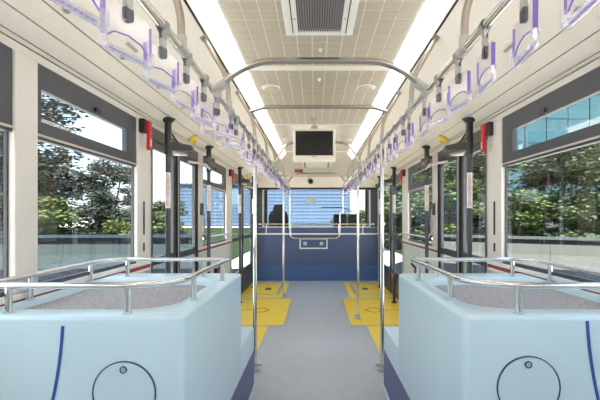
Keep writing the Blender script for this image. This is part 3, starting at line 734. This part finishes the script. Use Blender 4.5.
# emergency hammers, levers, valves, rails between the doors
for s in (-1, 1):
    for i, yy in enumerate((2.90 if s > 0 else 2.80, 5.72)):
        o = thing('emergency_hammer', 'red emergency hammer in black holder on the %s pillar before the %s door' % (SIDE[s], 'nearer' if i == 0 else 'farther'), 'hammer', (s * 1.26, yy, 1.8), 'red emergency hammers')
        part('holder', mir(box(1.225, 1.265, yy + .00, yy + .055, 1.90, 2.0), s), 'black', o, bevel=.006)
        h = [(yy - .02 + .045, 1.99), (yy + .075, 1.985), (yy + .07, 1.90), (yy + .075, 1.80), (yy + .065, 1.785), (yy + .04, 1.785), (yy + .03, 1.80), (yy + .038, 1.90)]
        part('handle', mir(loft([[(1.20, a, b) for a, b in h], [(1.226, a, b) for a, b in h]]), s), 'red', o, bevel=.004)
        part('grip_slot', mir(box(1.198, 1.201, yy + .046, yy + .060, 1.81, 1.86), s), 'label', o)
    o = thing('door_lever', 'black door release lever on the %s pillar between the doors' % SIDE[s], 'lever', (s * 1.265, 4.33, 1.1), 'door release levers')
    part('mount', mir(box(1.235, 1.265, 4.30, 4.35, 1.33, 1.46), s), 'frame', o, bevel=.006)
    part('lever_rod', mir(tube([(1.24, 4.325, 1.40), (1.225, 4.335, 1.25), (1.235, 4.32, 1.09)], .011, 8), s), 'clampgrey', o, True)
    part('knob', mir(cyl((1.225, 4.32, 1.06), .018, .05, seg=12), s), 'black', o, True)
    o = thing('window_bar', 'chrome bar across the %s window between the doors' % SIDE[s], 'rail', (s * 1.24, 5.0, 1.08), 'window guard bars')
    part('bar', mir(tube([(1.235, 4.30, 1.08), (1.235, 5.80, 1.08)], .013, 10), s), 'chrome', o, True)
    for yy in (4.36, 5.72): part('bracket', mir(cyl((1.235, yy, 1.08), .011, .03, 'x', 10), s), 'chrome', o, True)
    o = thing('emergency_valve', 'red and black emergency valve on the %s panel between the doors' % SIDE[s], 'valve', (s * WX, 5.0, .62), 'emergency valves')
    part('valve_body', mir(box(1.235, 1.28, 4.93, 5.02, .60, .68), s), 'black', o, bevel=.01)
    part('valve_arm', mir(tube([(1.24, 5.0, .66), (1.20, 5.10, .72)], .016, 8), s), 'black', o, True)
    part('red_knob', mir(cyl((1.205, 4.975, .635), .032, .035, 'x', 16), s), 'red', o, True)
    part('notice', mir(box(1.2775, 1.28, 5.02, 5.05, .76, .90), s), 'label', o)
    for k in range(5): part('notice_mark', mir(box(1.2765, 1.278, 5.028, 5.042, .77 + k * .026, .783 + k * .026), s), 'redmark', o)
    o = thing('door_reflector', 'small orange round reflector low beside the farther %s door' % SIDE[s], 'reflector', (s * 1.22, 6.55, .36), 'orange door reflectors')
    part('lens', mir(cyl((1.23, 6.55, .36), .035, .03, 'x', 16), s), 'orange', o, True)
    part('holder', mir(cyl((1.255, 6.55, .36), .045, .036, 'x', 16), s), 'black', o, True)

# ------------------------------------------------------------------ outside: barriers, trees, buildings
def barrier(label, p0, p1, zt, nseg, rail_h, mc, mr):
    p0 = Vector((p0[0], p0[1], 0)); p1 = Vector((p1[0], p1[1], 0)); d = (p1 - p0) / nseg
    u = d.normalized(); nn = Vector((-u.y, u.x, 0))
    o = thing('road_barrier', label, 'barrier', tuple((p0 + p1) / 2 + Vector((0, 0, -.42))))
    prof = [(-.30, -.42), (-.26, -.30), (-.13, .05), (-.09, zt), (.09, zt), (.13, .05), (.26, -.30), (.30, -.42)]
    for i in range(nseg):
        a = p0 + d * (i + .003); b = p0 + d * (i + .997)
        part('concrete_block', loft([[tuple(q + nn * x + Vector((0, 0, z))) for x, z in prof] for q in (a, b)]), mc, o)
    e = Vector((0, 0, zt + rail_h))
    part('rail_base', loft([[tuple(q + nn * x + Vector((0, 0, z))) for x, z in ((-.05, zt), (.05, zt), (.05, zt + rail_h - .05), (-.05, zt + rail_h - .05))] for q in (p0, p1)]), 'darkrail', o)
    part('top_rail', loft([[tuple(q + nn * x + Vector((0, 0, z))) for x, z in ((-.07, zt + rail_h - .06), (.07, zt + rail_h - .06), (.07, zt + rail_h + .04), (-.07, zt + rail_h + .04))] for q in (p0, p1)]), mr, o)
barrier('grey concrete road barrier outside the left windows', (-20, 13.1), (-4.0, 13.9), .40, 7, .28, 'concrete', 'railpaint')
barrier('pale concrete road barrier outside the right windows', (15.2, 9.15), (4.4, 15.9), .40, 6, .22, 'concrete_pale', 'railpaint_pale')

for s in (-1, 1):
    g = part('verge', box(s * 3.4 if s < 0 else 4, s * 60, 15.5, 70, -.42, -.36), 'grass'); tag(g, 'green verge beyond the %s barrier' % SIDE[s], kind='structure')

def leaf_mesh(blobs, n, size, flat=.5):
    V, F = [], []
    for _ in range(n):
        bx, by, bz, br = random.choices(blobs, weights=[b[3] ** 2 for b in blobs])[0]
        th = random.uniform(0, 2 * math.pi); ph = math.acos(random.uniform(-1, 1)); rr = br * random.uniform(.3, 1.05)
        c = Vector((bx + rr * math.sin(ph) * math.cos(th), by + rr * math.sin(ph) * math.sin(th), bz + flat * rr * math.cos(ph)))
        q = Matrix.Rotation(random.uniform(0, 6.28), 3, 'Z') @ Matrix.Rotation(random.uniform(-1.1, 1.1), 3, 'X')
        sx = size * random.uniform(.7, 1.6); sy = size * random.uniform(.35, .7)
        n0 = len(V)
        for a, b in ((-sx, 0), (0, -sy), (sx, 0), (0, sy)): V.append(tuple(c + q @ Vector((a, b, 0))))
        F.append((n0, n0 + 1, n0 + 2, n0 + 3))
    return V, F
def make_tree(name, h, spread, n, size, m, trunk_h, blobs_n):
    o = thing(name, 'x', 'tree', (0, 0, 0))
    bl = []
    for k in range(blobs_n):
        t = random.random(); z = trunk_h + (h - trunk_h) * t
        r = spread * (1 - .55 * abs(t - .4)) * random.uniform(.2, .85); a = random.uniform(0, 6.28)
        bl.append((r * math.cos(a), r * math.sin(a), z, spread * random.uniform(.28, .48)))
    V, F = leaf_mesh(bl, n, size)
    me = bpy.data.meshes.new('foliage'); me.from_pydata(V, [], F); me.materials.append(MATS[m])
    fo = bpy.data.objects.new('foliage', me); COL.objects.link(fo); fo.parent = o
    tr = [(0, 0, 0), (.05, .03, trunk_h * .6), (-.04, .05, trunk_h + (h - trunk_h) * .35), (.1, 0, h * .8)]
    part('trunk', tube(tr, [.20 * spread / 2.4, .15 * spread / 2.4, .10 * spread / 2.4, .03], 8), 'bark', o, True, local=True)
    for k in range(5):
        b = bl[k]
        part('branch', tube([(0, 0, trunk_h * (.7 + .1 * k)), (b[0] * .6, b[1] * .6, b[2] - .2), (b[0], b[1], b[2])], [.07, .05, .02], 6), 'bark', o, True, local=True)
    return o
T1 = make_tree('broadleaf_tree', 6.6, 2.6, 24000, .105, 'leaf_dark', .8, 46)
T2 = make_tree('broadleaf_tree', 4.6, 2.3, 22000, .095, 'leaf_mid', .5, 40)
T3 = make_tree('round_bush', 2.3, 1.5, 8000, .075, 'leaf_light', .35, 16)
T3['category'] = 'bush'
GZ = -.38
spots = [
    (T1, -12.4, 17.2, 1.0, 'dark leafy tree filling the left half of the near left window'),
    (T1, -9.0, 17.4, .60, 'dark leafy tree behind the middle of the near left window'),
    (T1, -16.2, 18.2, 1.0, 'dark leafy tree at the far left edge of the near left window'),
    (T1, -20.5, 17.5, 1.05, 'dark leafy tree beyond the far left edge of the view'),
    (T2, -7.0, 18.4, .50, 'smaller tree at the right end of the near left window'),
    (T2, 9.6, 15.6, .92, 'green tree left in the near right window'),
    (T2, 12.8, 16.8, 1.05, 'green tree in the middle of the near right window'),
    (T2, 15.8, 15.6, 1.0, 'green tree at the right edge of the near right window'),
    (T2, 7.4, 18.2, .95, 'green tree seen through the near right door'),
    (T2, 5.7, 22.0, .95, 'green tree seen between the two right doors'),
    (T2, 6.9, 27.0, 1.15, 'green tree behind the window between the right doors'),
    (T3, -10.4, 15.3, 1.0, 'low bush behind the left barrier in the near window'),
    (T3, -7.4, 15.2, .62, 'low bush behind the left barrier near the pillar'),
    (T3, -6.6, 17.5, .75, 'low bush seen through the near left door'),
    (T3, 7.6, 15.2, 1.05, 'bright bush behind the right barrier near the pillar'),
    (T3, 11.6, 15.0, 1.1, 'bright bush behind the right barrier in the near window'),
    (T3, 5.9, 17.2, 1.3, 'bright bush seen through the near right door'),
    (T3, 4.3, 21.5, 1.25, 'bright bush seen beside the far right door'),
    (T3, 3.1, 24.0, .85, 'bright bush seen through the right end of the windscreen'),
    (T3, 2.4, 34.0, .8, 'distant bush low in the middle of the windscreen'),
]
seen = set()
for (t, x, yy, sc, lab) in spots:
    o = t if t.name not in seen else copy_tree(t); seen.add(t.name)
    o.location = (x, yy, GZ); o.scale = (sc, sc, sc); o.rotation_euler = (0, 0, random.uniform(0, 6.28)); o['label'] = lab
    o['group'] = 'bushes outside' if t is T3 else 'trees outside'

# striped blue office block ahead on the left
bb = thing('office_building', 'long blue office block with horizontal white bands ahead of the bus', 'building', (-11, 80, -.4))
part('core', box(-30, 7.0, 80.3, 95, -.4, 8.0), 'glassblue', bb)
for k in range(12):
    z = -.1 + k * .69
    part('floor_band', box(-30.1, 7.1, 80.2, 80.3, z, z + .33), 'bandblue', bb)
for k in range(11): part('mullion', box(-28 + k * 3.4, -27.8 + k * 3.4, 80.15, 80.35, -.4, 8.0), 'bandblue', bb)
part('roof_edge', box(-30.3, 7.3, 79.7, 95, 8.0, 8.25), 'bandblue', bb)
# tall part filling the windscreen
bt = thing('glass_tower', 'tall pale blue tower with horizontal bands seen through the windscreen', 'building', (-2, 100, -.4))
part('core', box(-7.5, 6.0, 100.3, 112, -.4, 24), 'glassblue', bt)
for k in range(26): part('floor_band', box(-7.6, 6.1, 100.22, 100.3, k * .92, k * .92 + .5), 'bandblue', bt)
# teal glass building on the right
tb = thing('glass_building', 'teal glass curtain-wall building behind the right-hand trees', 'building', (20, 32, -.4))
part('core', box(8.0, 40, 32.2, 44, -.4, 13.5), 'mullion', tb)
pane = None
for ix in range(18):
    for iz in range(7):
        if pane is None: pane = part('pane', box(-.83, .83, -.06, .06, -.93, .93), 'paneteal', tb, local=True); o = pane
        else: o = pane.copy(); COL.objects.link(o); o.parent = tb
        o.location = (8.95 + ix * 1.74 - 20, .15 - random.uniform(0, .05), 1.0 + iz * 1.92)
part('parapet', box(7.8, 40.2, 31.9, 44, 13.5, 14.0), 'bandblue', tb)
